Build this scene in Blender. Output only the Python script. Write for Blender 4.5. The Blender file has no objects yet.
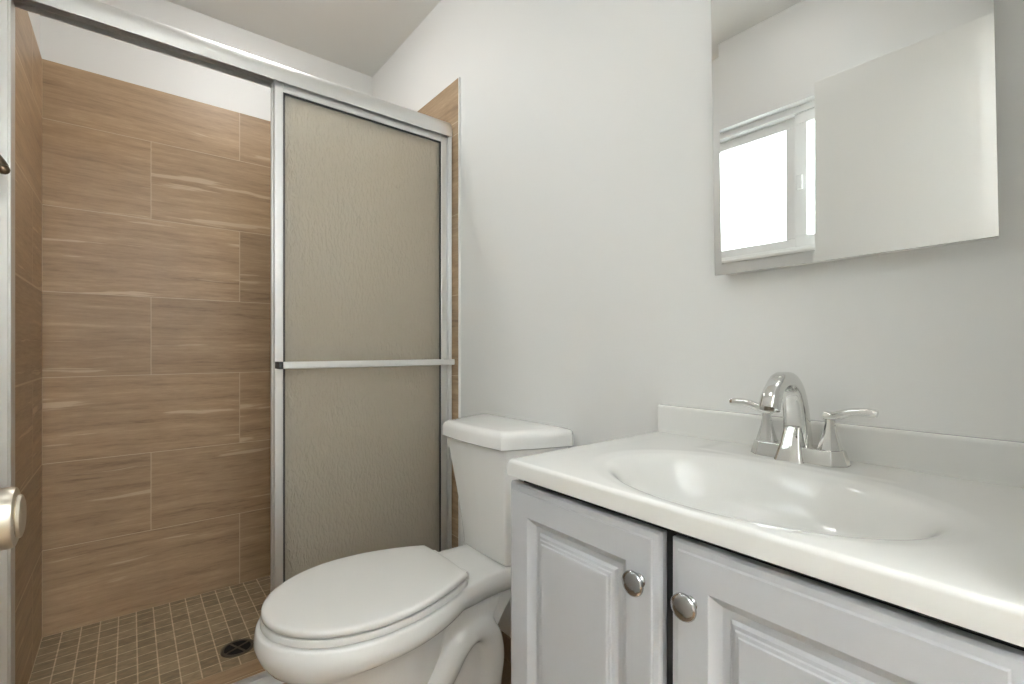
import bpy, bmesh, math, random
from mathutils import Vector, Matrix
R = math.radians
SC = bpy.context.scene
COL = SC.collection
random.seed(7)

# ------------------------------------------------------------------ camera
CAM_Z = 1.027
F_PX = 474.0
YAW = 0.8926                       # angle of the view direction from +X towards +Y
cam_d = bpy.data.cameras.new('camera')
cam = bpy.data.objects.new('camera', cam_d)
COL.objects.link(cam)
cam.location = (0, 0, CAM_Z)
cam.rotation_euler = (R(90), 0, YAW - R(90))
cam_d.sensor_width = 36.0
cam_d.lens = F_PX / 1024 * 36.0
cam_d.shift_y = 6.77 / 1024
cam_d.clip_start = 0.02
SC.camera = cam

# ------------------------------------------------------------------ world, exposure, large lights
SKY_STRENGTH = 7.6
CEIL_FILL = 4.5
SHOWER_FILL = 54.0
VANITY_LAMP = 4.0
HALL_FILL = 2600.0
w = bpy.data.worlds.new('world')
SC.world = w
w.use_nodes = True
bg = w.node_tree.nodes['Background']
bg.inputs['Color'].default_value = (0.93, 0.97, 1.0, 1)
bg.inputs['Strength'].default_value = SKY_STRENGTH
SC.view_settings.view_transform = 'Standard'
SC.view_settings.look = 'None'
SC.view_settings.exposure = -0.1
SC.view_settings.gamma = 1.0
SC.view_settings.use_curve_mapping = False
cy = SC.cycles
cy.use_denoising = True
cy.max_bounces = 14
cy.diffuse_bounces = 8
cy.glossy_bounces = 6
cy.transmission_bounces = 10
cy.transparent_max_bounces = 12
cy.sample_clamp_indirect = 20.0

# ------------------------------------------------------------------ room dimensions (metres)
XL, XR = -0.25, 0.978              # painted left and right walls
YB, YN = 2.366, 0.012              # painted back wall, near wall
ZC = 2.434
T = 0.10
TILE_TOP = 2.058
TY0 = 1.531                        # where the shower tile starts
WY0, WY1, WZ0, WZ1 = 0.42, 1.24, 1.420, 2.035   # window opening in the left wall

pl = bpy.data.lights.new('window_portal', 'AREA')
pl.shape = 'RECTANGLE'
pl.size, pl.size_y = WY1 - WY0, WZ1 - WZ0
pl.cycles.is_portal = True
po = bpy.data.objects.new('window_portal', pl)
COL.objects.link(po)
po.location = (XL - T - 0.01, (WY0 + WY1) / 2, (WZ0 + WZ1) / 2)
po.rotation_euler = (0, R(-90), 0)   # shines towards +X
pl.use_shadow = True

# ------------------------------------------------------------------ materials
def s2l(c):
    return tuple(((v / 255) / 12.92 if v / 255 <= .04045 else ((v / 255 + .055) / 1.055) ** 2.4) for v in c)

def new_mat(name):
    m = bpy.data.materials.new(name)
    m.use_nodes = True
    return m, m.node_tree.nodes, m.node_tree.links, m.node_tree.nodes['Principled BSDF']

def simple(name, rgb, rough=.5, metal=0.0, bump=0.0, bscale=200.0, coat=0.0, spec=.5, vary=0.0):
    m, n, l, p = new_mat(name)
    p.inputs['Base Color'].default_value = (*s2l(rgb), 1)
    p.inputs['Roughness'].default_value = rough
    p.inputs['Metallic'].default_value = metal
    p.inputs['Coat Weight'].default_value = coat
    p.inputs['Coat Roughness'].default_value = .05
    p.inputs['Specular IOR Level'].default_value = spec
    tc = n.new('ShaderNodeTexCoord')
    if bump or vary:
        nz = n.new('ShaderNodeTexNoise')
        nz.inputs['Scale'].default_value = bscale
        nz.inputs['Detail'].default_value = 3
        l.new(tc.outputs['Object'], nz.inputs['Vector'])
    if bump:
        b = n.new('ShaderNodeBump')
        b.inputs['Strength'].default_value = bump
        b.inputs['Distance'].default_value = .002
        l.new(nz.outputs['Fac'], b.inputs['Height'])
        l.new(b.outputs['Normal'], p.inputs['Normal'])
    if vary:
        mr = n.new('ShaderNodeMapRange')
        mr.inputs['To Min'].default_value = max(0, rough - vary)
        mr.inputs['To Max'].default_value = rough + vary
        l.new(nz.outputs['Fac'], mr.inputs['Value'])
        l.new(mr.outputs['Result'], p.inputs['Roughness'])
    return m

M = {}
M['paint'] = simple('wall_paint', (228, 228, 226), .55, bump=.04, bscale=350)
M['ceiling'] = simple('ceiling_paint', (232, 232, 229), .7, bump=.05, bscale=250)
M['trim'] = simple('trim_white', (232, 231, 228), .35, bump=.01)
M['porcelain'] = simple('porcelain', (240, 240, 238), .10, coat=.4, vary=.02, bscale=8)
M['seat'] = simple('seat_plastic', (232, 231, 228), .22, vary=.03, bscale=12)
M['marble'] = simple('cultured_marble', (226, 226, 223), .16, coat=.25, vary=.03, bscale=6)
M['cabinet'] = simple('cabinet_grey', (189, 191, 195), .38, bump=.01, bscale=120)
M['gap_shade'] = simple('cabinet_gap_shade', (34, 34, 35), .7, bump=.02)  # face frame near-black: shade of the door gaps put into the colour
M['chrome'] = simple('chrome', (225, 225, 223), .06, 1.0, vary=.02, bscale=30)
M['nickel'] = simple('satin_nickel', (216, 208, 194), .32, 1.0, vary=.05, bscale=60)
M['knob'] = simple('knob_chrome', (172, 172, 172), .13, 1.0, vary=.03, bscale=60)
M['bronze'] = simple('dark_bronze', (96, 84, 70), .3, 1.0, vary=.05, bscale=60)
M['black'] = simple('black_plastic', (44, 45, 46), .4, vary=.05)
M['drain'] = simple('drain_dark', (112, 104, 92), .35, .8, vary=.05)
M['hole'] = simple('drain_well', (16, 14, 12), .6, bump=.02)
M['vinyl'] = simple('window_vinyl', (236, 236, 234), .3, bump=.01)
M['hall'] = simple('hall_paint', (226, 226, 224), .6, bump=.03)
M['door'] = simple('door_paint', (230, 230, 227), .4, bump=.01, bscale=90)

M['alu'] = simple('satin_aluminium', (232, 232, 231), .48, 1.0, vary=.03, bscale=300)

def mirror():
    m, n, l, p = new_mat('silvered_mirror')
    p.inputs['Base Color'].default_value = (.86, .865, .86, 1)
    p.inputs['Metallic'].default_value = 1
    p.inputs['Roughness'].default_value = .0
    return m
M['mirror'] = mirror()

def thin_glass():
    m, n, l, p = new_mat('clear_pane')
    out = n['Material Output']
    n.remove(p)
    tr = n.new('ShaderNodeBsdfTransparent'); tr.inputs['Color'].default_value = (.94, .96, .95, 1)
    gl = n.new('ShaderNodeBsdfGlossy'); gl.inputs['Roughness'].default_value = .02
    lw = n.new('ShaderNodeLayerWeight')
    pw = n.new('ShaderNodeMath'); pw.operation = 'POWER'; pw.inputs[1].default_value = 5
    l.new(lw.outputs['Facing'], pw.inputs[0])
    fr = n.new('ShaderNodeMath'); fr.operation = 'MULTIPLY_ADD'; fr.inputs[1].default_value = .8; fr.inputs[2].default_value = .03
    l.new(pw.outputs[0], fr.inputs[0])
    mx = n.new('ShaderNodeMixShader')
    l.new(fr.outputs[0], mx.inputs['Fac']); l.new(tr.outputs['BSDF'], mx.inputs[1]); l.new(gl.outputs['BSDF'], mx.inputs[2])
    l.new(mx.outputs['Shader'], out.inputs['Surface'])
    return m
M['pane'] = thin_glass()

def rain_glass():
    m, n, l, p = new_mat('obscure_rain_glass')
    out = n['Material Output']
    p.inputs['Base Color'].default_value = (1, 1, 1, 1)
    p.inputs['Transmission Weight'].default_value = 1
    p.inputs['Roughness'].default_value = .15
    p.inputs['IOR'].default_value = 1.45
    tc = n.new('ShaderNodeTexCoord')
    mp = n.new('ShaderNodeMapping'); mp.inputs['Scale'].default_value = (110, 110, 40)
    nz = n.new('ShaderNodeTexNoise'); nz.inputs['Scale'].default_value = 1; nz.inputs['Detail'].default_value = 2
    nz.inputs['Distortion'].default_value = .6
    b = n.new('ShaderNodeBump'); b.inputs['Strength'].default_value = .8; b.inputs['Distance'].default_value = .008
    l.new(tc.outputs['Object'], mp.inputs['Vector']); l.new(mp.outputs['Vector'], nz.inputs['Vector'])
    l.new(nz.outputs['Fac'], b.inputs['Height']); l.new(b.outputs['Normal'], p.inputs['Normal'])
    tl = n.new('ShaderNodeBsdfTranslucent'); tl.inputs['Color'].default_value = (.92, .88, .78, 1)
    df = n.new('ShaderNodeBsdfDiffuse'); df.inputs['Color'].default_value = (.88, .83, .72, 1)
    m1 = n.new('ShaderNodeMixShader'); m1.inputs['Fac'].default_value = .55
    m2 = n.new('ShaderNodeMixShader'); m2.inputs['Fac'].default_value = .38
    l.new(tl.outputs['BSDF'], m1.inputs[1]); l.new(df.outputs['BSDF'], m1.inputs[2])
    l.new(p.outputs['BSDF'], m2.inputs[1]); l.new(m1.outputs['Shader'], m2.inputs[2])
    l.new(m2.outputs['Shader'], out.inputs['Surface'])
    return m
M['rain'] = rain_glass()

def math_node(n, l, op, a, b=None):
    k = n.new('ShaderNodeMath'); k.operation = op
    for i, v in enumerate((a, b)):
        if v is None: continue
        if isinstance(v, (int, float)): k.inputs[i].default_value = v
        else: l.new(v, k.inputs[i])
    return k.outputs[0]

def wood_tile(name, axis, u0, vaxis='Z', v0=0.0, bw=.617, rh=.308, tint=1.0, mort=.0015):
    """12 x 24 wood-look stone tile in running bond; u along axis, rows along vaxis."""
    m, n, l, p = new_mat(name)
    geo = n.new('ShaderNodeNewGeometry')
    sp = n.new('ShaderNodeSeparateXYZ'); l.new(geo.outputs['Position'], sp.inputs[0])
    u = math_node(n, l, 'SUBTRACT', sp.outputs[axis], u0)
    v = math_node(n, l, 'SUBTRACT', sp.outputs[vaxis], v0)
    cb = n.new('ShaderNodeCombineXYZ'); l.new(u, cb.inputs[0]); l.new(v, cb.inputs[1])
    br = n.new('ShaderNodeTexBrick')
    br.offset = .5; br.offset_frequency = 2; br.squash = 1
    br.inputs['Color1'].default_value = (0, 0, 0, 1); br.inputs['Color2'].default_value = (1, 1, 1, 1)
    br.inputs['Mortar'].default_value = (.5, .5, .5, 1)
    br.inputs['Scale'].default_value = 1; br.inputs['Mortar Size'].default_value = mort
    br.inputs['Mortar Smooth'].default_value = .3
    br.inputs['Brick Width'].default_value = bw; br.inputs['Row Height'].default_value = rh
    l.new(cb.outputs[0], br.inputs['Vector'])
    sepc = n.new('ShaderNodeSeparateColor'); l.new(br.outputs['Color'], sepc.inputs[0])
    rnd = sepc.outputs[0]
    def streak(su, sv, sr, detail, rough, warp):
        wz = n.new('ShaderNodeTexNoise'); wz.inputs['Scale'].default_value = 2.2; wz.inputs['Detail'].default_value = 2
        c0 = n.new('ShaderNodeCombineXYZ'); l.new(u, c0.inputs[0]); l.new(v, c0.inputs[1]); l.new(math_node(n, l, 'MULTIPLY', rnd, 9), c0.inputs[2])
        l.new(c0.outputs[0], wz.inputs['Vector'])
        vv = math_node(n, l, 'ADD', v, math_node(n, l, 'MULTIPLY', wz.outputs['Fac'], warp))
        c1 = n.new('ShaderNodeCombineXYZ')
        l.new(math_node(n, l, 'MULTIPLY', u, su), c1.inputs[0]); l.new(math_node(n, l, 'MULTIPLY', vv, sv), c1.inputs[1])
        l.new(math_node(n, l, 'MULTIPLY', rnd, sr), c1.inputs[2])
        nz = n.new('ShaderNodeTexNoise'); nz.inputs['Scale'].default_value = 1
        nz.inputs['Detail'].default_value = detail; nz.inputs['Roughness'].default_value = rough
        l.new(c1.outputs[0], nz.inputs['Vector'])
        return nz.outputs['Fac']
    a = streak(1.1, 22, 31, 7, .68, .035)
    b = streak(10, 95, 17, 5, .75, .02)
    c = streak(1.8, 34, 57, 4, .55, .05)
    mixab = math_node(n, l, 'ADD', math_node(n, l, 'MULTIPLY', a, .55), math_node(n, l, 'MULTIPLY', b, .45))
    ramp = n.new('ShaderNodeValToRGB')
    e = ramp.color_ramp.elements
    e[0].position = .34; e[0].color = (*[k * tint for k in s2l((128, 105, 80))], 1)
    e[1].position = .67; e[1].color = (*[k * tint for k in s2l((190, 164, 132))], 1)
    k = e.new(.47); k.color = (*[q * tint for q in s2l((160, 134, 104))], 1)
    k = e.new(.56); k.color = (*[q * tint for q in s2l((172, 146, 115))], 1)
    l.new(mixab, ramp.inputs[0])
    # rare pale veins
    vr = n.new('ShaderNodeValToRGB'); ve = vr.color_ramp.elements
    ve[0].position = .635; ve[0].color = (0, 0, 0, 1); ve[1].position = .67; ve[1].color = (1, 1, 1, 1)
    l.new(c, vr.inputs[0])
    mv = n.new('ShaderNodeMix'); mv.data_type = 'RGBA'
    l.new(math_node(n, l, 'MULTIPLY', vr.outputs[0], .6), mv.inputs['Factor'])
    l.new(ramp.outputs[0], mv.inputs['A']); mv.inputs['B'].default_value = (*[q * tint for q in s2l((208, 186, 156))], 1)
    # tile-to-tile tone
    hv = n.new('ShaderNodeHueSaturation')
    l.new(mv.outputs['Result'], hv.inputs['Color'])
    l.new(math_node(n, l, 'ADD', math_node(n, l, 'MULTIPLY', rnd, .16), .92), hv.inputs['Value'])
    mg = n.new('ShaderNodeMix'); mg.data_type = 'RGBA'
    l.new(br.outputs['Fac'], mg.inputs['Factor'])
    l.new(hv.outputs['Color'], mg.inputs['A']); mg.inputs['B'].default_value = (*[q * tint for q in s2l((196, 176, 148))], 1)
    l.new(mg.outputs['Result'], p.inputs['Base Color'])
    p.inputs['Roughness'].default_value = .42
    bp = n.new('ShaderNodeBump'); bp.inputs['Strength'].default_value = .35; bp.inputs['Distance'].default_value = .001
    inv = math_node(n, l, 'SUBTRACT', math_node(n, l, 'MULTIPLY', b, .3), br.outputs['Fac'])
    l.new(inv, bp.inputs['Height']); l.new(bp.outputs['Normal'], p.inputs['Normal'])
    return m
M['tile_back'] = wood_tile('tile_back', 'X', -.244 + .3085)
M['tile_left'] = wood_tile('tile_left', 'Y', 2.36 - .206 + .3085, mort=.0034)
M['tile_right'] = wood_tile('tile_right', 'Y', 2.36 - .13)
M['tile_floor'] = wood_tile('tile_floor', 'X', 0.1, 'Y', 0.02, tint=.7)
M['tile_curb'] = wood_tile('tile_curb', 'X', 0.05, 'Y', 1.660, bw=.617, rh=.3)

def mosaic():
    m, n, l, p = new_mat('mosaic_tile')
    geo = n.new('ShaderNodeNewGeometry')
    mp = n.new('ShaderNodeMapping'); mp.inputs['Location'].default_value = (.244, -1.70, 0)
    l.new(geo.outputs['Position'], mp.inputs['Vector'])
    br = n.new('ShaderNodeTexBrick'); br.offset = 0; br.squash = 1
    br.inputs['Scale'].default_value = 1; br.inputs['Mortar Size'].default_value = .0021
    br.inputs['Mortar Smooth'].default_value = .25
    br.inputs['Brick Width'].default_value = .0525; br.inputs['Row Height'].default_value = .0525
    br.inputs['Color1'].default_value = (*s2l((126, 110, 86)), 1)
    br.inputs['Color2'].default_value = (*s2l((152, 134, 107)), 1)
    br.inputs['Mortar'].default_value = (*s2l((198, 180, 150)), 1)
    l.new(mp.outputs['Vector'], br.inputs['Vector'])
    m2 = n.new('ShaderNodeMapping'); m2.inputs['Scale'].default_value = (35, 80, 1)
    l.new(geo.outputs['Position'], m2.inputs['Vector'])
    nz = n.new('ShaderNodeTexNoise'); nz.inputs['Scale'].default_value = 1; nz.inputs['Detail'].default_value = 5
    l.new(m2.outputs['Vector'], nz.inputs['Vector'])
    hv = n.new('ShaderNodeHueSaturation')
    l.new(br.outputs['Color'], hv.inputs['Color'])
    l.new(math_node(n, l, 'ADD', math_node(n, l, 'MULTIPLY', nz.outputs['Fac'], 1.3), .38), hv.inputs['Value'])
    l.new(hv.outputs['Color'], p.inputs['Base Color'])
    p.inputs['Roughness'].default_value = .5
    bp = n.new('ShaderNodeBump'); bp.inputs['Strength'].default_value = .4; bp.inputs['Distance'].default_value = .001
    l.new(math_node(n, l, 'SUBTRACT', 1.0, br.outputs['Fac']), bp.inputs['Height']); l.new(bp.outputs['Normal'], p.inputs['Normal'])
    return m
M['mosaic'] = mosaic()

def emit(name, rgb, strength):
    m, n, l, p = new_mat(name)
    p.inputs['Base Color'].default_value = (.9, .9, .88, 1)
    p.inputs['Roughness'].default_value = .3
    p.inputs['Emission Color'].default_value = (*rgb, 1)
    p.inputs['Emission Strength'].default_value = strength
    return m

# ------------------------------------------------------------------ mesh helpers
WORLD = {}     # object name -> world origin

def obj(name, bm, mat, parent=None, smooth=False, bevel=0.0, seg=2, angle=35, sub=0, origin=None):
    bmesh.ops.recalc_face_normals(bm, faces=bm.faces)
    me = bpy.data.meshes.new(name)
    bm.to_mesh(me); bm.free()
    o = bpy.data.objects.new(name, me)
    COL.objects.link(o)
    me.materials.append(M[mat] if isinstance(mat, str) else mat)
    base = Vector((0, 0, 0))
    if parent is not None:
        base = WORLD[parent.name]
        o.parent = parent
    elif origin is not None:
        base = Vector(origin); o.location = base
    me.transform(Matrix.Translation(-base))
    WORLD[o.name] = base
    if smooth:
        for f in me.polygons: f.use_smooth = True
    if bevel:
        b = o.modifiers.new('bevel', 'BEVEL'); b.width = bevel; b.segments = seg
        b.limit_method = 'ANGLE'; b.angle_limit = R(angle); b.harden_normals = False
        for f in me.polygons: f.use_smooth = True
        wn = o.modifiers.new('wn', 'WEIGHTED_NORMAL'); wn.keep_sharp = True
    if sub:
        s = o.modifiers.new('sub', 'SUBSURF'); s.levels = sub; s.render_levels = sub
    return o

def smooth_angle(o, deg=40):
    """Mark edges sharper than deg as sharp, shade the rest smooth."""
    bm = bmesh.new(); bm.from_mesh(o.data)
    for f in bm.faces: f.smooth = True
    for e in bm.edges:
        e.smooth = not (len(e.link_faces) == 2 and e.calc_face_angle(0) > R(deg))
    bm.to_mesh(o.data); bm.free()
    return o

def thing(name, label, cat, loc, group=None):
    o = bpy.data.objects.new(name, None)
    o.empty_display_size = .05
    COL.objects.link(o)
    o.location = loc
    WORLD[o.name] = Vector(loc)
    return tag(o, label, cat, group)

def tag(o, label, cat, group=None):
    o['label'] = label; o['category'] = cat
    if group: o['group'] = group
    return o

def struct(name, bm, mat, label, cat, **k):
    o = obj(name, bm, mat, **k)
    o['kind'] = 'structure'; o['label'] = label; o['category'] = cat
    return o

def box(bm, x0, x1, y0, y1, z0, z1):
    v = [bm.verts.new(p) for p in ((x0, y0, z0), (x1, y0, z0), (x1, y1, z0), (x0, y1, z0),
                                   (x0, y0, z1), (x1, y0, z1), (x1, y1, z1), (x0, y1, z1))]
    for f in ((3, 2, 1, 0), (4, 5, 6, 7), (0, 1, 5, 4), (1, 2, 6, 5), (2, 3, 7, 6), (3, 0, 4, 7)):
        bm.faces.new([v[i] for i in f])
    return bm

def B(*a):
    bm = bmesh.new()
    return box(bm, *a)

def loft(bm, rings, cap0=True, cap1=True, closed=True):
    vs = [[bm.verts.new(p) for p in r] for r in rings]
    n = len(vs[0])
    for a, b in zip(vs, vs[1:]):
        for i in range(n if closed else n - 1):
            j = (i + 1) % n
            bm.faces.new((a[i], a[j], b[j], b[i]))
    if cap0: bm.faces.new(list(reversed(vs[0])))
    if cap1: bm.faces.new(vs[-1])
    return vs

def prism_x(bm, prof, x0, x1):
    loft(bm, [[(x0, y, z) for y, z in prof], [(x1, y, z) for y, z in prof]])

def lathe(bm, prof, c, axis, n=32):
    """prof: (distance along axis, radius)."""
    a = Vector(axis).normalized()
    t = a.orthogonal().normalized(); b = a.cross(t)
    c = Vector(c)
    rings = []
    for d, r in prof:
        rings.append([c + a * d + (t * math.cos(2 * math.pi * i / n) + b * math.sin(2 * math.pi * i / n)) * max(r, 1e-5) for i in range(n)])
    loft(bm, rings)
    bmesh.ops.remove_doubles(bm, verts=bm.verts, dist=2e-5)

def spline(pts, per=8):
    """Catmull-Rom through tuples of any length."""
    out = []
    n = len(pts)
    for i in range(n - 1):
        p0, p1, p2, p3 = pts[max(i - 1, 0)], pts[i], pts[i + 1], pts[min(i + 2, n - 1)]
        for k in range(per):
            t = k / per
            out.append(tuple(.5 * ((2 * b) + (-a + c) * t + (2 * a - 5 * b + 4 * c - d) * t * t + (-a + 3 * b - 3 * c + d) * t ** 3)
                             for a, b, c, d in zip(p0, p1, p2, p3)))
    out.append(tuple(pts[-1]))
    return out

def sweep(bm, path, side, sect):
    """path: 3D points; side: fixed side vector; sect(i, t) -> list of (s, n) offsets on side / normal axes."""
    path = [Vector(p) for p in path]
    side = Vector(side).normalized()
    rings = []
    for i, p in enumerate(path):
        tg = (path[min(i + 1, len(path) - 1)] - path[max(i - 1, 0)]).normalized()
        nm = tg.cross(side).normalized()
        rings.append([p + side * a + nm * b for a, b in sect(i, i / (len(path) - 1))])
    loft(bm, rings)

def rrect(w, h, r, k=4):
    """rounded rectangle half sizes w, h."""
    r = min(r, w * .999, h * .999)
    pts = []
    for cx, cy_, a0 in ((w - r, h - r, 0), (-w + r, h - r, 90), (-w + r, -h + r, 180), (w - r, -h + r, 270)):
        for i in range(k + 1):
            a = R(a0 + 90 * i / k)
            pts.append((cx + r * math.cos(a), cy_ + r * math.sin(a)))
    return pts

def offset_poly(pts, d):
    """Move a CCW (x, y) outline inwards by d."""
    n = len(pts); out = []
    for i in range(n):
        p0, p1, p2 = Vector(pts[i - 1]), Vector(pts[i]), Vector(pts[(i + 1) % n])
        e1 = (p1 - p0); e2 = (p2 - p1)
        n1 = Vector((-e1.y, e1.x)).normalized(); n2 = Vector((-e2.y, e2.x)).normalized()
        m = (n1 + n2)
        m = m / max(m.dot(n1), .35) if m.length > 1e-6 else n1
        q = p1 + m * d
        out.append((q.x, q.y))
    return out

def sstep(a, b, x):
    t = max(0, min(1, (x - a) / (b - a)))
    return t * t * (3 - 2 * t)

# ------------------------------------------------------------------ room shell
struct('floor', B(XL - T, XR + T, -.1, TY0, -.08, 0), 'tile_floor', 'brown wood look tile floor under the toilet', 'floor')
struct('floor_shower', B(XL - T, XR + T, TY0, YB + T, -.08, 0), 'mosaic', 'brown square mosaic tile floor of the shower', 'floor')
struct('ceiling', B(XL - T, XR + T, -.1, YB + T, ZC, ZC + .08), 'ceiling', 'plain white painted bathroom ceiling', 'ceiling')
struct('wall_right', B(XR, XR + T, -.1, YB + T, 0, ZC), 'paint', 'white painted wall behind vanity and toilet', 'wall')
struct('wall_back', B(XL, XR, YB, YB + T, 0, ZC), 'paint', 'white painted wall strip above the shower tile', 'wall')
bm = bmesh.new()
box(bm, XL - T, XL, -.1, WY0, 0, ZC); box(bm, XL - T, XL, WY1, YB + T, 0, ZC)
box(bm, XL - T, XL, WY0, WY1, 0, WZ0); box(bm, XL - T, XL, WY0, WY1, WZ1, ZC)
struct('wall_left', bm, 'paint', 'white painted wall with the window, seen in the mirror', 'wall')
bm = bmesh.new()
box(bm, .54, XR, -.1, YN, 0, ZC); box(bm, XL, .54, -.1, YN, 2.05, ZC)
struct('wall_near', bm, 'paint', 'white painted wall around the doorway beside the vanity', 'wall')
struct('trim_1', B(.522, .54, -.1, YN + .004, 0, 2.05), 'trim', 'white doorway jamb beside the vanity', 'trim')
# hall beyond the doorway
struct('floor_hall', B(-1.2, 1.5, -1.7, -.1, -.08, 0), 'tile_floor', 'brown floor of the hall outside the doorway', 'floor')
struct('ceiling_hall', B(-1.2, 1.5, -1.7, -.1, ZC, ZC + .08), 'ceiling', 'white ceiling of the hall outside the doorway', 'ceiling')
struct('wall_hall', B(-1.2, 1.5, -1.8, -1.7, 0, ZC), 'hall', 'beige hall wall opposite the doorway', 'wall')
struct('wall_hall_left', B(-1.3, -1.2, -1.7, -.1, 0, ZC), 'hall', 'beige hall wall at the window end', 'wall')
struct('wall_hall_right', B(1.5, 1.6, -1.7, -.1, 0, ZC), 'hall', 'beige hall wall at the vanity end', 'wall')
bm = bmesh.new(); box(bm, -1.2, XL - T, -.2, -.1, 0, ZC); box(bm, XR + T, 1.5, -.2, -.1, 0, ZC)
struct('wall_hall_near', bm, 'hall', 'beige hall wall on both sides of the bathroom', 'wall')
# shower tile
struct('wall_tile_back', B(-.244, .972, 2.36, YB, 0, TILE_TOP), 'tile_back', 'brown wood look tile on the shower back wall', 'wall')
struct('wall_tile_left', B(XL, -.244, TY0, YB, 0, TILE_TOP), 'tile_left', 'brown wood look tile on the left shower wall', 'wall')
struct('wall_tile_right', B(.972, XR, TY0, YB, 0, TILE_TOP), 'tile_right', 'strip of brown tile between shower door and white wall', 'wall')
bm = bmesh.new(); box(bm, .9705, XR, TY0 - .006, TY0, 0, TILE_TOP)
struct('trim_2', bm, 'trim', 'thin white edge trim along the shower tile', 'trim', bevel=.0015)
struct('trim_3', B(-.244, .972, TY0, 1.730, 0, .015), 'tile_curb', 'low brown tiled curb of the shower', 'curb', bevel=.003)
struct('baseboard_right', B(.968, XR, .66, TY0 - .006, 0, .075), 'tile_floor', 'brown tile baseboard behind the toilet', 'baseboard', bevel=.002)
struct('baseboard_left', B(XL, XL + .01, .05, TY0, 0, .075), 'tile_floor', 'brown tile baseboard below the window', 'baseboard', bevel=.002)

# ------------------------------------------------------------------ window (left wall, seen in the mirror)
win = thing('window_1', 'white vinyl sliding window reflected in the mirror', 'window', (XL - .06, (WY0 + WY1) / 2, WZ0))
win['kind'] = 'structure'
def frame_rect(bm, x0, x1, y0, y1, z0, z1, w):
    box(bm, x0, x1, y0, y1, z0, z0 + w); box(bm, x0, x1, y0, y1, z1 - w, z1)
    box(bm, x0, x1, y0, y0 + w, z0 + w, z1 - w); box(bm, x0, x1, y1 - w, y1, z0 + w, z1 - w)
bm = bmesh.new(); frame_rect(bm, XL - .095, XL - .035, WY0, WY1, WZ0, WZ1, .03)
obj('window_frame', bm, 'vinyl', win, bevel=.003)
YM = .822
bm = bmesh.new(); frame_rect(bm, XL - .088, XL - .068, YM - .02, WY1 - .03, WZ0 + .03, WZ1 - .03, .042)
sa = obj('sash', bm, 'vinyl', win, bevel=.003)
obj('pane', B(XL - .079, XL - .076, YM + .021, WY1 - .071, WZ0 + .071, WZ1 - .071), 'pane', sa)
bm = bmesh.new(); frame_rect(bm, XL - .064, XL - .042, WY0 + .03, YM - .022, WZ0 + .03, WZ1 - .03, .045)
sb = obj('sash', bm, 'vinyl', win, bevel=.003)
obj('pane', B(XL - .055, XL - .052, WY0 + .072, YM - .064, WZ0 + .072, WZ1 - .072), 'pane', sb)
bm = bmesh.new(); box(bm, XL - .042, XL - .030, YM - .054, YM - .034, 1.685, 1.745)
obj('latch', bm, 'vinyl', win, bevel=.004)
struct('trim_4', B(XL - .034, XL + .006, WY0, WY1, WZ0 - .004, WZ0 + .012), 'trim', 'white window sill below the sliding window', 'sill', bevel=.003)

# ------------------------------------------------------------------ open entrance door against the left wall
door = thing('door_1', 'white flat door swung open in front of the window wall', 'door', (-.168, .02, 0))
door['kind'] = 'structure'
DX0, DX1, DY0, DY1 = -.180, -.145, .022, .677
obj('door_leaf', B(DX0, DX1, DY0, DY1, .012, 2.035), 'door', door, bevel=.002)
for z in (.25, 1.05, 1.8):
    bm = bmesh.new(); lathe(bm, [(0, .006), (.09, .006)], (DX0 + .002, DY0 - .006, z), (0, 0, 1), 12)
    box(bm, DX0 - .001, DX0 + .016, DY0 - .003, DY0, z, z + .09)
    obj('hinge', bm, 'nickel', door, smooth=False)
KY, KZ = .612, .876
bm = bmesh.new()
lathe(bm, [(0, .0), (0, .033), (.004, .033), (.008, .028), (.010, .013), (.030, .012), (.034, .018), (.038, .0255), (.041, .027),
           (.062, .027), (.065, .0258), (.066, .023), (.066, .0)], (DX1, KY, KZ), (1, 0, 0), 48)
kn = obj('knob', bm, 'nickel', door); smooth_angle(kn, 38)
kn['label'] = 'satin nickel door knob'
bm = bmesh.new()
lathe(bm, [(0, 0), (0, .0185), (.001, .0195), (.003, .0185), (.004, .015), (.0045, 0)], (DX1 + .066, KY, KZ), (1, 0, 0), 32)
smooth_angle(obj('turn_button', bm, 'nickel', kn), 38)

# small dark peg hook on the left wall before the shower
hk = thing('robe_hook', 'dark metal wall hook at the left edge beside the shower jamb', 'hook', (XL, 1.48, 1.44))
bm = bmesh.new(); lathe(bm, [(0, 0), (0, .018), (.004, .018), (.006, .015), (.006, 0)], (XL, 1.48, 1.456), (1, 0, 0), 24)
smooth_angle(obj('backplate', bm, 'bronze', hk))
bm = bmesh.new()
sweep(bm, spline([(XL + .004, 1.48, 1.458), (XL + .016, 1.48, 1.450), (XL + .029, 1.48, 1.432), (XL + .035, 1.48, 1.418)], 5), (0, 1, 0),
      lambda i, t: [(math.cos(a) * (.007 + .005 * t), math.sin(a) * (.007 + .005 * t)) for a in [k * math.pi / 8 for k in range(16)]])
smooth_angle(obj('peg', bm, 'bronze', hk), 60)
bm = bmesh.new(); lathe(bm, [(-.012, 0), (-.010, .007), (-.004, .0100), (.003, .0110), (.009, .009), (.0125, .0045), (.0135, 0)], (XL + .036, 1.48, 1.415), (.6, 0, -.8), 20)
smooth_angle(obj('tip', bm, 'bronze', hk), 60)

# ------------------------------------------------------------------ shower: frame, two panels, drain
fr = thing('shower_door_frame', 'satin aluminium header, jambs and track framing the shower opening', 'shower frame', (.364, 1.60, .015))
bm = bmesh.new()
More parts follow.
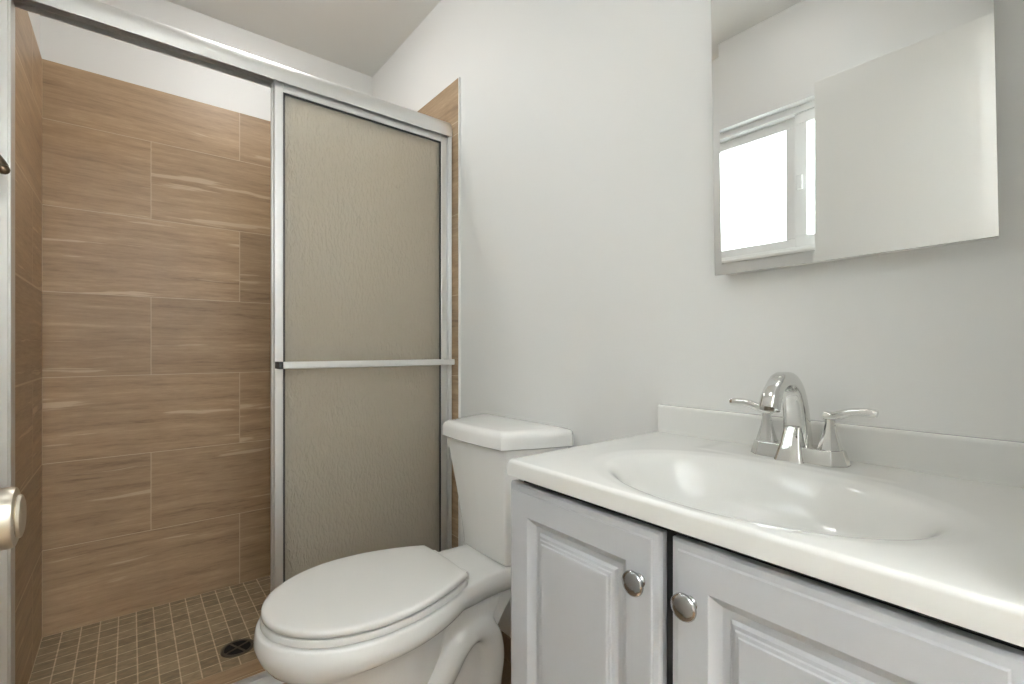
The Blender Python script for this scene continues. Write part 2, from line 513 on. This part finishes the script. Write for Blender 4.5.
# thin header shell: rounded front, flat top, back; open underneath with a dividing rib
outer = [(1.574, 1.846), (1.574, 1.868), (1.577, 1.884), (1.584, 1.898), (1.594, 1.908), (1.606, 1.913), (1.633, 1.913), (1.633, 1.846)]
inner = [(1.630, 1.846), (1.630, 1.909), (1.607, 1.909), (1.596, 1.904), (1.587, 1.895), (1.580, 1.882), (1.577, 1.867), (1.577, 1.846)]
prism_x(bm, outer + inner, -.2435, .9715)
prism_x(bm, [(1.6075, 1.850), (1.6095, 1.850), (1.6095, 1.9085), (1.6075, 1.9085)], -.2435, .9715)
smooth_angle(obj('header', bm, 'alu', fr), 30)
for x0, x1 in ((-.2435, -.214), (.9578, .9715)):
    bm = bmesh.new()
    box(bm, x0, x1, 1.577, 1.630, .0215, 1.846)
    box(bm, x0 + .006, x1 - .004, 1.571, 1.577, .0215, 1.846)
    obj('jamb', bm, 'alu', fr, bevel=.002)
bm = bmesh.new()
prism_x(bm, [(1.550, .015), (1.630, .015), (1.630, .019), (1.626, .028), (1.622, .028), (1.620, .021), (1.6105, .021), (1.6095, .033), (1.6075, .033),
             (1.6065, .021), (1.580, .021), (1.578, .036), (1.574, .036), (1.562, .021)], -.2435, .9715)
obj('bottom_track', bm, 'alu', fr)

def shower_panel(name, label, x0, x1, y0, y1, bar):
    ym = (y0 + y1) / 2
    t = thing(name, label, 'shower door', ((x0 + x1) / 2, ym, .038), 'sliding shower door panels')
    w = .025
    for a, b in ((x0, x0 + w), (x1 - w, x1)):
        obj('stile', B(a, b, y0, y1, .038, 1.868), 'alu', t, bevel=.0025)
    obj('rail', B(x0 + w, x1 - w, y0, y1, 1.824, 1.868), 'alu', t, bevel=.002)
    obj('rail', B(x0 + w, x1 - w, y0, y1, .038, .068), 'alu', t, bevel=.002)
    bm = bmesh.new()
    for a in (ym - .0055, ym + .0025):
        frame_y(bm, x0 + w, x1 - w, a, a + .003, .068, 1.824, .006)
    obj('gasket', bm, 'black', t)
    g = B(x0 + w - .004, x1 - w + .004, ym - .0025, ym + .0025, .063, 1.829)
    obj('glass', g, 'rain', t)
    if bar:
        tb = obj('towel_bar', B(x0 + .013, x1 + .004, y0 - .052, y0 - .043, .966, .988), 'alu', t, bevel=.003, seg=3)
        for xa, xb in ((x0 + .001, x0 + .013), (x1 - .016, x1 - .004)):
            bm = bmesh.new(); box(bm, xa, xb, y0 - .053 if xa < .6 else y0 - .043, y0, .966, .988)
            e = obj('bar_bracket', bm, 'black', tb, bevel=.002)
            e['label'] = 'black plastic bracket of the towel bar'
    return t

def frame_y(bm, x0, x1, y0, y1, z0, z1, w):
    box(bm, x0, x1, y0, y1, z0, z0 + w); box(bm, x0, x1, y0, y1, z1 - w, z1)
    box(bm, x0, x0 + w, y0, y1, z0 + w, z1 - w); box(bm, x1 - w, x1, y0, y1, z0 + w, z1 - w)

shower_panel('shower_door_panel', 'front sliding panel of frosted rain glass with white towel bar', .345, .957, 1.590, 1.606, True)
shower_panel('shower_door_panel', 'rear sliding glass panel, slid behind the one carrying the towel bar', .341, .953, 1.611, 1.626, False)

dr = thing('floor_drain', 'round dark drain in the mosaic shower floor', 'drain', (.287, 1.857, 0))
bm = bmesh.new()
lathe(bm, [(.0006, .0), (.0006, .040), (.0035, .041), (.0040, .046), (.0032, .0505), (.0002, .0515), (.0002, 0)], (.287, 1.857, 0), (0, 0, 1), 40)
smooth_angle(obj('rim', bm, 'drain', dr), 40)
bm = bmesh.new()
lathe(bm, [(.0005, 0), (.0005, .0405), (.0012, .0405), (.0012, 0)], (.287, 1.857, 0), (0, 0, 1), 32)
obj('well', bm, 'hole', dr)
bm = bmesh.new()
for a in (25, 115):
    d = Vector((math.cos(R(a)), math.sin(R(a)), 0)); q = Vector((-d.y, d.x, 0))
    c = Vector((.287, 1.857, .002))
    loft(bm, [[c + d * s + q * o + Vector((0, 0, z)) for o, z in ((-.003, 0), (.003, 0), (.003, .0018), (-.003, .0018))] for s in (-.041, .041)])
obj('grate', bm, 'drain', dr)

# ------------------------------------------------------------------ toilet
YC = 1.135
toi = thing('toilet', 'white two piece elongated toilet with closed lid beside the vanity', 'toilet', (.60, YC, 0))

def egg(tip, wide_x, wide, rear_x, rear_w, n1=22, n2=12, n3=6, bow=.006, extra=None):
    """CCW outline seen from above, starting at the tip; half-widths mirrored about YC."""
    side = []
    for i in range(n1):
        a = math.pi / 2 * i / n1
        side.append((wide_x - (wide_x - tip) * math.cos(a), wide * math.sin(a)))
    for i in range(n2 + 1):
        s = i / n2
        side.append((wide_x + (rear_x - wide_x) * s, wide - (wide - rear_w) * s ** 2))
    if extra: side += extra
    ex, ew = side[-1]
    rear = [(ex + bow * (1 - (1 - 2 * k / n3) ** 2), ew * (-1 + 2 * k / n3) * -1) for k in range(1, n3)]
    # near side runs towards -Y first: tip -> (-Y side) -> rear -> (+Y side)
    near = [(x, YC - h) for x, h in side]
    far = [(x, YC + h) for x, h in reversed(side[1:])]
    rr = [(x, YC - h) for x, h in rear]
    return near + rr + far

lid_o = egg(.222, .440, .180, .676, .113)
def shrink(pts, k, x0, y0):
    return [(x0 + (x - x0) * k, y0 + (y - y0) * k) for x, y in pts]
bm = bmesh.new()
rings = []
for ins, z in ((.012, .4355), (.002, .4355), (.0, .4375), (.0, .4445), (.0012, .4485), (.0045, .4508)):
    rings.append([(x, y, z) for x, y in offset_poly(lid_o, ins)])
for k, z in ((.945, .4520), (.85, .4529), (.5, .4535)):
    rings.append([(x, y, z) for x, y in shrink(lid_o, k, .46, YC)])
loft(bm, rings)
o = obj('seat_lid', bm, 'seat', toi); smooth_angle(o, 50)
bm = bmesh.new()
rings = []
for ins, z in ((.012, .4165), (.003, .4165), (.0, .4185), (.0, .4285), (.002, .4320), (.012, .4320)):
    rings.append([(x, y, z) for x, y in offset_poly(egg(.220, .440, .181, .678, .113), ins)])
loft(bm, rings)
o = obj('seat', bm, 'seat', toi); smooth_angle(o, 50)
for s in (-1, 1):
    bm = bmesh.new()
    lathe(bm, [(-.014, 0), (-.014, .0065), (-.012, .008), (.012, .008), (.014, .0065), (.014, 0)], (.690, YC + s * .074, .432), (0, 1, 0), 20)
    box(bm, .682, .700, YC + s * .074 - .013, YC + s * .074 + .013, .418, .432)
    obj('hinge', bm, 'seat', toi, bevel=.002)

# bowl with its rim and the deck that carries the tank
rim_o = egg(.212, .440, .187, .665, .120, extra=[(.700, .116), (.740, .110), (.790, .107), (.850, .110), (.925, .118)], bow=.004)
def deck(x, z, f): return z + f * .006 * sstep(.655, .74, x)
bm = bmesh.new()
rings = []
for ins, z, f in ((.034, .4135, 1), (.006, .4135, 1), (.0015, .4122, 1), (-.001, .408, 1), (-.004, .393, .9), (-.005, .382, .8), (-.002, .370, .6)):
    rings.append([(x, y, deck(x, z, f)) for x, y in offset_poly(rim_o, ins)])
cx, cyy = .50, YC
def scaled(sc):
    return [(cx + (x - cx) * sc + .02 * (1 - sc), cyy + (y - cyy) * sc * .97) for x, y in rim_o]
# the lip is undercut along the flanks and runs out smoothly at the front
for back, zb, front, zf in ((offset_poly(rim_o, .005), .3585, offset_poly(rim_o, .001), .361), (offset_poly(rim_o, .014), .3525, offset_poly(rim_o, .007), .349),
                            (offset_poly(rim_o, .030), .349, offset_poly(rim_o, .016), .335), (scaled(.80), .335, scaled(.86), .312), (scaled(.745), .30, scaled(.79), .28),
                            (scaled(.68), .25, scaled(.70), .24), (scaled(.60), .20, scaled(.60), .20), (scaled(.52), .15, scaled(.52), .15)):
    ring = []
    for (ox, oy), (bx, by), (fx, fy) in zip(rim_o, back, front):
        k = sstep(.27, .46, ox)
        ring.append((fx + (bx - fx) * k, fy + (by - fy) * k, zf + (zb - zf) * k))
    rings.append(ring)
loft(bm, rings)
o = obj('bowl', bm, 'porcelain', toi); smooth_angle(o, 60)

# pedestal with the sculpted trapway on both flanks
def foot(x0, x1, w, r, z, k=6):
    return [((x0 + x1) / 2 + a, YC + b, z) for a, b in rrect((x1 - x0) / 2, w, r, k)]
bm = bmesh.new()
loft(bm, [foot(.36, .85, .108, .09, 0), foot(.36, .85, .108, .09, .03), foot(.375, .82, .094, .075, .07), foot(.38, .80, .080, .06, .15),
          foot(.37, .80, .080, .06, .25), foot(.36, .86, .092, .07, .345)])
for s in (-1, 1):
    p = spline([(.47, YC + s * .050, .10, .045), (.56, YC + s * .060, .125, .043), (.625, YC + s * .070, .185, .037), (.672, YC + s * .076, .248, .034),
                (.722, YC + s * .078, .275, .033), (.768, YC + s * .077, .247, .033), (.785, YC + s * .074, .18, .034), (.775, YC + s * .070, .10, .036), (.77, YC + s * .066, .0, .04)], 7)
    rad = [q[3] for q in p]
    sweep(bm, [q[:3] for q in p], (0, 1, 0), lambda i, t: [(math.cos(a) * rad[i], math.sin(a) * rad[i]) for a in [k * math.pi / 10 for k in range(20)]])
o = obj('pedestal', bm, 'porcelain', toi, smooth=True)
rm = o.modifiers.new('remesh', 'REMESH'); rm.mode = 'VOXEL'; rm.voxel_size = .006; rm.use_smooth_shade = True
sm = o.modifiers.new('smooth', 'SMOOTH'); sm.iterations = 14; sm.factor = .5
for s in (-1, 1):
    bm = bmesh.new()
    lathe(bm, [(0, 0), (0, .014), (.012, .0135), (.018, .010), (.020, 0)], (.66, YC + s * .098, .028), (0, 0, 1), 20)
    smooth_angle(obj('bolt_cap', bm, 'seat', toi), 40)

# tank: chamfered front corners, tapering to the foot
def tank_ring(xf, wf, xb, wb, z, bulge=.008):
    side = spline([(xf - bulge, 0.0), (xf - bulge * .75, -wf * .5), (xf, -wf), ], 5)
    pts = [(x, YC + h) for x, h in side]
    pts += [(xf + .010, YC - wf - .006)]
    pts += [(x, YC + h) for x, h in spline([(xf + .02, -wf - .011), ((xf + xb) / 2, -(wf + wb) / 2 - .010), (xb - .02, -wb)], 4)]
    pts += [(xb, YC - wb + .012)]
    left = [(x, 2 * YC - y) for x, y in reversed(pts[1:])]
    return [(x, y, z) for x, y in pts + left]
bm = bmesh.new()
loft(bm, [tank_ring(.830, .080, .945, .130, .4185, .003), tank_ring(.812, .098, .958, .148, .4205, .003), tank_ring(.807, .103, .960, .153, .429, .003),
          tank_ring(.800, .108, .962, .160, .50, .005), tank_ring(.790, .122, .964, .178, .60), tank_ring(.778, .139, .964, .198, .70), tank_ring(.771, .149, .965, .212, .762)])
o = obj('tank', bm, 'porcelain', toi); smooth_angle(o, 40)
o2 = o.modifiers.new('bevel', 'BEVEL'); o2.width = .004; o2.segments = 2; o2.limit_method = 'ANGLE'; o2.angle_limit = R(40)
bm = bmesh.new()
L0 = [(x, y) for x, y, z in tank_ring(.757, .149, .967, .222, 0, .009)]
rings = []
for ins, z in ((.012, .757), (.003, .757), (0, .760), (0, .788), (.0025, .796), (.007, .8010)):
    rings.append([(x, y, z) for x, y in offset_poly(L0, ins)])
for k, z in ((.90, .8045), (.78, .8055), (.4, .806)):
    rings.append([(x, y, z) for x, y in shrink(L0, k, .865, YC)])
loft(bm, rings)
o = obj('tank_lid', bm, 'porcelain', toi); smooth_angle(o, 45)

# ------------------------------------------------------------------ vanity cabinet
VY0, VY1 = .035, .650
van = thing('vanity_cabinet', 'grey vanity cabinet with two raised panel doors', 'cabinet', (.755, .34, 0))
bm = bmesh.new()
box(bm, .538, .975, VY0, VY0 + .016, .0, .806); box(bm, .538, .975, VY1 - .016, VY1, .0, .806)
box(bm, .538, .975, VY0 + .016, VY1 - .016, .10, .116); box(bm, .965, .975, VY0 + .016, VY1 - .016, .116, .806)
box(bm, .600, .612, VY0 + .016, VY1 - .016, .0, .10)
obj('carcass', bm, 'cabinet', van, bevel=.001)
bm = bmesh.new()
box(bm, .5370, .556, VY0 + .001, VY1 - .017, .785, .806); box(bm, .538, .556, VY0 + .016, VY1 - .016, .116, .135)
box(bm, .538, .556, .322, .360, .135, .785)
obj('face_frame', bm, 'gap_shade', van)

def cab_door(y0, y1, z0, z1, ky, hand):
    xb = .5365
    d = [(0, 0), (0, .010), (.0030, .0142), (.0105, .0158), (.0120, .0185), (.0505, .0185), (.0515, .0176), (.0630, .0078), (.0720, .0074), (.0750, .0120),
         (.0790, .0130), (.0800, .0152), (.0840, .0157), (.0850, .0178), (.089, .0185)]
    bm = bmesh.new()
    rings = []
    for ins, dep in d:
        x = xb - dep
        rings.append([(x, y0 + ins, z0 + ins), (x, y1 - ins, z0 + ins), (x, y1 - ins, z1 - ins), (x, y0 + ins, z1 - ins)])
    loft(bm, rings)
    o = obj('door', bm, 'cabinet', van, bevel=.0006, seg=1, angle=20)
    bm = bmesh.new()
    lathe(bm, [(0, 0), (0, .009), (.002, .0095), (.004, .0075), (.009, .006), (.0105, .008), (.012, .0135), (.0133, .0158), (.015, .0163),
               (.017, .0158), (.0186, .0140), (.0198, .0105), (.0205, .006), (.0207, 0)], (xb - .0183, ky, .7250), (-1, 0, 0), 36)
    smooth_angle(obj('knob', bm, 'knob', o), 40)
    return o
cab_door(.3485, .654, .112, .7940, .3775, 1)
cab_door(.032, .3340, .112, .7940, .3055, -1)

# ------------------------------------------------------------------ vanity top with integral basin
top = thing('vanity_countertop', 'white cultured marble vanity top with integral oval basin', 'countertop', (.745, .336, .807))
CX0, CX1, CY0, CY1, CZ, CB = .5126, .976, .026, .6500, .835, .807
BX, BY, BA, BBx = .688, .320, .146, .211
def top_z(x, y):
    dx = x - BX; a = BA if dx > 0 else BA * .985
    e = math.sqrt((dx / a) ** 2 + ((y - BY) / BBx) ** 2)
    z = CZ
    # broad shallow dish lip around the bowl
    z -= .0030 * (1 - sstep(1.0, 1.2, e))
    if e < 1.09:
        u = 1.09 - e
        z -= .118 * (1 - (1 - min(1, u / 1.09)) ** 2.5) * sstep(0, .30, u)
    # raised faucet deck behind the bowl
    z += .0010 * sstep(.846, .862, x) * sstep(.50, .47, y) * sstep(.17, .20, y)
    # rolled edge at the front and the two ends
    r = .0065
    for d in (x - CX0, y - CY0, CY1 - y):
        if d < r: z -= r - math.sqrt(max(0, r * r - (r - d) ** 2))
    return z
def axis_pts(a, b, n, r=.0065, both=True):
    e = [a + r * (1 - math.cos(math.pi / 2 * k / 6)) for k in range(6)]
    lo = e
    hi = [b - r * (1 - math.cos(math.pi / 2 * k / 6)) for k in reversed(range(6))] if both else [b]
    mid = [a + r + (b - (r if both else 0) - a - r) * k / n for k in range(n + (1 if both else 0))]
    return lo + mid + hi
xs = axis_pts(CX0, CX1, 130, both=False)
ys = axis_pts(CY0, CY1, 160)
bm = bmesh.new()
G = [[bm.verts.new((x, y, top_z(x, y))) for y in ys] for x in xs]
for i in range(len(xs) - 1):
    for j in range(len(ys) - 1):
        bm.faces.new((G[i][j], G[i + 1][j], G[i + 1][j + 1], G[i][j + 1]))
edge = [G[i][0] for i in range(len(xs))] + [G[-1][j] for j in range(1, len(ys))] + [G[i][-1] for i in range(len(xs) - 2, -1, -1)] + [G[0][j] for j in range(len(ys) - 2, 0, -1)]
low = [bm.verts.new((v.co.x, v.co.y, CB)) for v in edge]
for i in range(len(edge)):
    j = (i + 1) % len(edge)
    bm.faces.new((edge[j], edge[i], low[i], low[j]))
o = obj('basin_top', bm, 'marble', top); smooth_angle(o, 60)
bm = bmesh.new()
prof = [(.958, .8335), (.958, .890), (.9592, .8945), (.962, .8965), (.9765, .8965), (.9765, .8335)]
loft(bm, [[(x, y, z) for x, z in prof] for y in (CY0 + .002, CY1 - .001)])
obj('backsplash', bm, 'marble', top, bevel=.002)
bm = bmesh.new()
dz = top_z(BX + .01, BY)
lathe(bm, [(-.002, 0), (-.002, .022), (.001, .022), (.002, .0195), (.0012, .017), (.003, .015), (.0045, .010), (.005, 0)], (BX, BY, dz), (0, 0, 1), 28)
smooth_angle(obj('drain', bm, 'chrome', top), 40)

# ------------------------------------------------------------------ faucet
FX, FY, FZ = .900, .333, .8360
fa = thing('faucet', 'chrome centerset faucet with high arc spout and two levers', 'faucet', (FX, FY, FZ))
def frus(bm, cx, cy, rows, r=.3, k=3):
    """rows: (z, half x, half y, shift x, shift y)"""
    rings = []
    for z, hx, hy, sx, sy in rows:
        rings.append([(cx + sx + a, cy + sy + b, FZ + z) for a, b in rrect(hx, hy, min(hx, hy) * r, k)])
    loft(bm, rings)
bm = bmesh.new()
frus(bm, FX, FY, [(0, .0265, .0760, 0, -.004), (.003, .0262, .0755, 0, -.004), (.024, .0205, .0700, 0, -.004), (.0255, .0195, .0690, 0, -.004)], .65, 1)
obj('base_plate', bm, 'chrome', fa, bevel=.0008, seg=1)
for s in (-1, 1):
    hy = FY - .003 + s * .050
    bm = bmesh.new()
    frus(bm, FX, hy, [(.0256, .0170, .0160, 0, 0), (.036, .0138, .0130, 0, 0), (.052, .0096, .0090, 0, 0), (.068, .0070, .0066, 0, 0), (.0775, .0066, .0062, 0, 0)], .58, 1)
    h = obj('handle', bm, 'chrome', fa); smooth_angle(h, 30)
    bm = bmesh.new()
    path = spline([(FX, hy - s * .0080, .0805), (FX, hy + s * .003, .0800), (FX - .001, hy + s * .014, .0835), (FX - .002, hy + s * .030, .0895),
                   (FX - .003, hy + s * .048, .0915), (FX - .003, hy + s * .0645, .0900)], 6)
    def sect(i, t):
        w = .0080 * (1 - t) + .0075 * t; hgt = .0072 - .0012 * min(1, t * 1.6)
        if t > .94: w *= .82; hgt *= .8
        return rrect(w, hgt, min(w, hgt) * .7, 3)
    sweep(bm, [(x, y, FZ + z) for x, y, z in path], (1, 0, 0), sect)
    smooth_angle(obj('lever', bm, 'chrome', h), 40)
bm = bmesh.new()
path = spline([(FX + .012, .018), (FX + .010, .045), (FX + .005, .076), (FX - .003, .105), (FX - .016, .126), (FX - .036, .1385), (FX - .058, .1385),
               (FX - .078, .129), (FX - .094, .113), (FX - .103, .094)], 7)
def spsect(i, t):
    wy = .0225 * (1 - t) ** 1.5 + .0130 * (1 - (1 - t) ** 1.5)
    hx = .0170 * (1 - t) ** 1.2 + .0105 * (1 - (1 - t) ** 1.2)
    if t > .8: wy += .002 * (t - .8) / .2; hx += .004 * (t - .8) / .2
    return rrect(wy, hx, min(wy, hx) * .75, 4)
sweep(bm, [(x, FY, FZ + z) for x, z in path], (0, 1, 0), spsect)
sp_ = obj('spout', bm, 'chrome', fa); smooth_angle(sp_, 40)
bm = bmesh.new()
lathe(bm, [(0, 0), (0, .0075), (.004, .0075), (.004, 0)], (FX - .1035, FY, FZ + .0922), (.13, 0, 1), 20)
obj('aerator', bm, 'drain', sp_)
bm = bmesh.new()
frus(bm, FX - .012, FY, [(0, .0210, .0235, 0, 0), (.010, .0185, .0205, 0, 0), (.028, .0150, .0165, .003, 0), (.048, .0125, .0138, .007, 0), (.056, .0110, .0125, .009, 0)], .3)
o = obj('spout_base', bm, 'chrome', fa); smooth_angle(o, 35)

# ------------------------------------------------------------------ medicine cabinet with frameless mirror
MY0, MY1, MZ0, MZ1, MX = .088, .4965, 1.1800, 1.86, .934
mc = thing('medicine_cabinet', 'mirrored medicine cabinet with a frameless door above the faucet', 'medicine cabinet', (XR, (MY0 + MY1) / 2, MZ0))
obj('cabinet_box', B(MX + .007, XR - .0005, MY0 + .004, MY1 - .004, MZ0 + .004, MZ1 - .004), 'trim', mc, bevel=.001)
bm = bmesh.new()
rings = []
for ins, x in ((0, MX + .0065), (0, MX + .0010), (.015, MX), ):
    rings.append([(x, MY0 + ins, MZ0 + ins), (x, MY1 - ins, MZ0 + ins), (x, MY1 - ins, MZ1 - ins), (x, MY0 + ins, MZ1 - ins)])
loft(bm, rings)
obj('mirror', bm, 'mirror', mc)
mc.rotation_euler = (R(-.85), 0, 0)

# ------------------------------------------------------------------ lamps out of view: vanity bar, then added fill lamps
vl = thing('vanity_light', 'three globe vanity light bar above the mirror', 'light', (XR, .30, 2.08))
bm = bmesh.new(); box(bm, XR - .022, XR - .0005, .06, .54, 2.04, 2.12)
obj('backplate', bm, 'chrome', vl, bevel=.006)
M['bulb'] = emit('bulb_glow', (1.0, .995, .985), VANITY_LAMP)
for y in (.14, .30, .46):
    bm = bmesh.new(); lathe(bm, [(0, .0), (0, .022), (.03, .022), (.034, .016), (.036, 0)], (XR - .022, y, 2.08), (-1, 0, 0), 20)
    so = obj('socket', bm, 'chrome', vl); smooth_angle(so)
    bm = bmesh.new(); bmesh.ops.create_uvsphere(bm, u_segments=20, v_segments=12, radius=.045, matrix=Matrix.Translation((XR - .098, y, 2.08)))
    obj('globe', bm, 'bulb', so, smooth=True)
cl = thing('ceiling_fill_light', 'round dome fill light added to the bathroom ceiling, unseen', 'light', (.13, .74, ZC))  # unseen lamp, added to brighten cabinet doors and tank from upper left
bm = bmesh.new(); lathe(bm, [(0, 0), (0, .165), (.018, .165), (.022, .155), (.022, 0)], (.13, .74, ZC), (0, 0, -1), 40)
smooth_angle(obj('mount', bm, 'trim', cl))
M['dome'] = emit('ceiling_fill_glow', (1.0, .995, .985), CEIL_FILL)
bm = bmesh.new(); lathe(bm, [(.020, 0), (.020, .150), (.035, .148), (.055, .128), (.070, .090), (.077, .045), (.079, 0)], (.13, .74, ZC), (0, 0, -1), 40)
smooth_angle(obj('dome', bm, 'dome', cl), 60)
sl = thing('shower_fill_light', 'small round fill light added above the shower, unseen', 'light', (.37, 1.82, ZC))  # no fixture in view; added to lift the shower tile and glass
bm = bmesh.new(); lathe(bm, [(0, 0), (0, .105), (.014, .105), (.018, .098), (.018, 0)], (.37, 1.82, ZC), (0, 0, -1), 36)
smooth_angle(obj('mount', bm, 'trim', sl))
M['shower_fill_dome'] = emit('shower_fill_glow', (1.0, .995, .985), SHOWER_FILL)
bm = bmesh.new(); lathe(bm, [(.016, 0), (.016, .094), (.028, .091), (.042, .072), (.050, .040), (.052, 0)], (.37, 1.82, ZC), (0, 0, -1), 36)
smooth_angle(obj('dome', bm, 'shower_fill_dome', sl), 60)
hl = thing('hall_fill_uplight', 'white bowl uplight added in the unseen hall as fill', 'light', (.15, -1.7, 1.78))  # invented hall lamp, sends soft indirect fill through the doorway
bm = bmesh.new()
lathe(bm, [(-.05, 0), (-.05, .03), (-.03, .075), (0, .115), (.04, .145), (.07, .152), (.07, .146), (.04, .139), (.0, .109), (-.02, .0)], (.15, -1.54, 1.80), (0, 0, 1), 40)
box(bm, .10, .20, -1.70, -1.66, 1.74, 1.84)
smooth_angle(obj('bowl', bm, 'trim', hl))
M['uplight'] = emit('hall_fill_glow', (.93, .965, 1.0), HALL_FILL)
bm = bmesh.new(); lathe(bm, [(.030, 0), (.030, .125), (.036, .125), (.040, .11), (.040, 0)], (.15, -1.54, 1.80), (0, 0, 1), 36)
smooth_angle(obj('lamp', bm, 'uplight', hl))
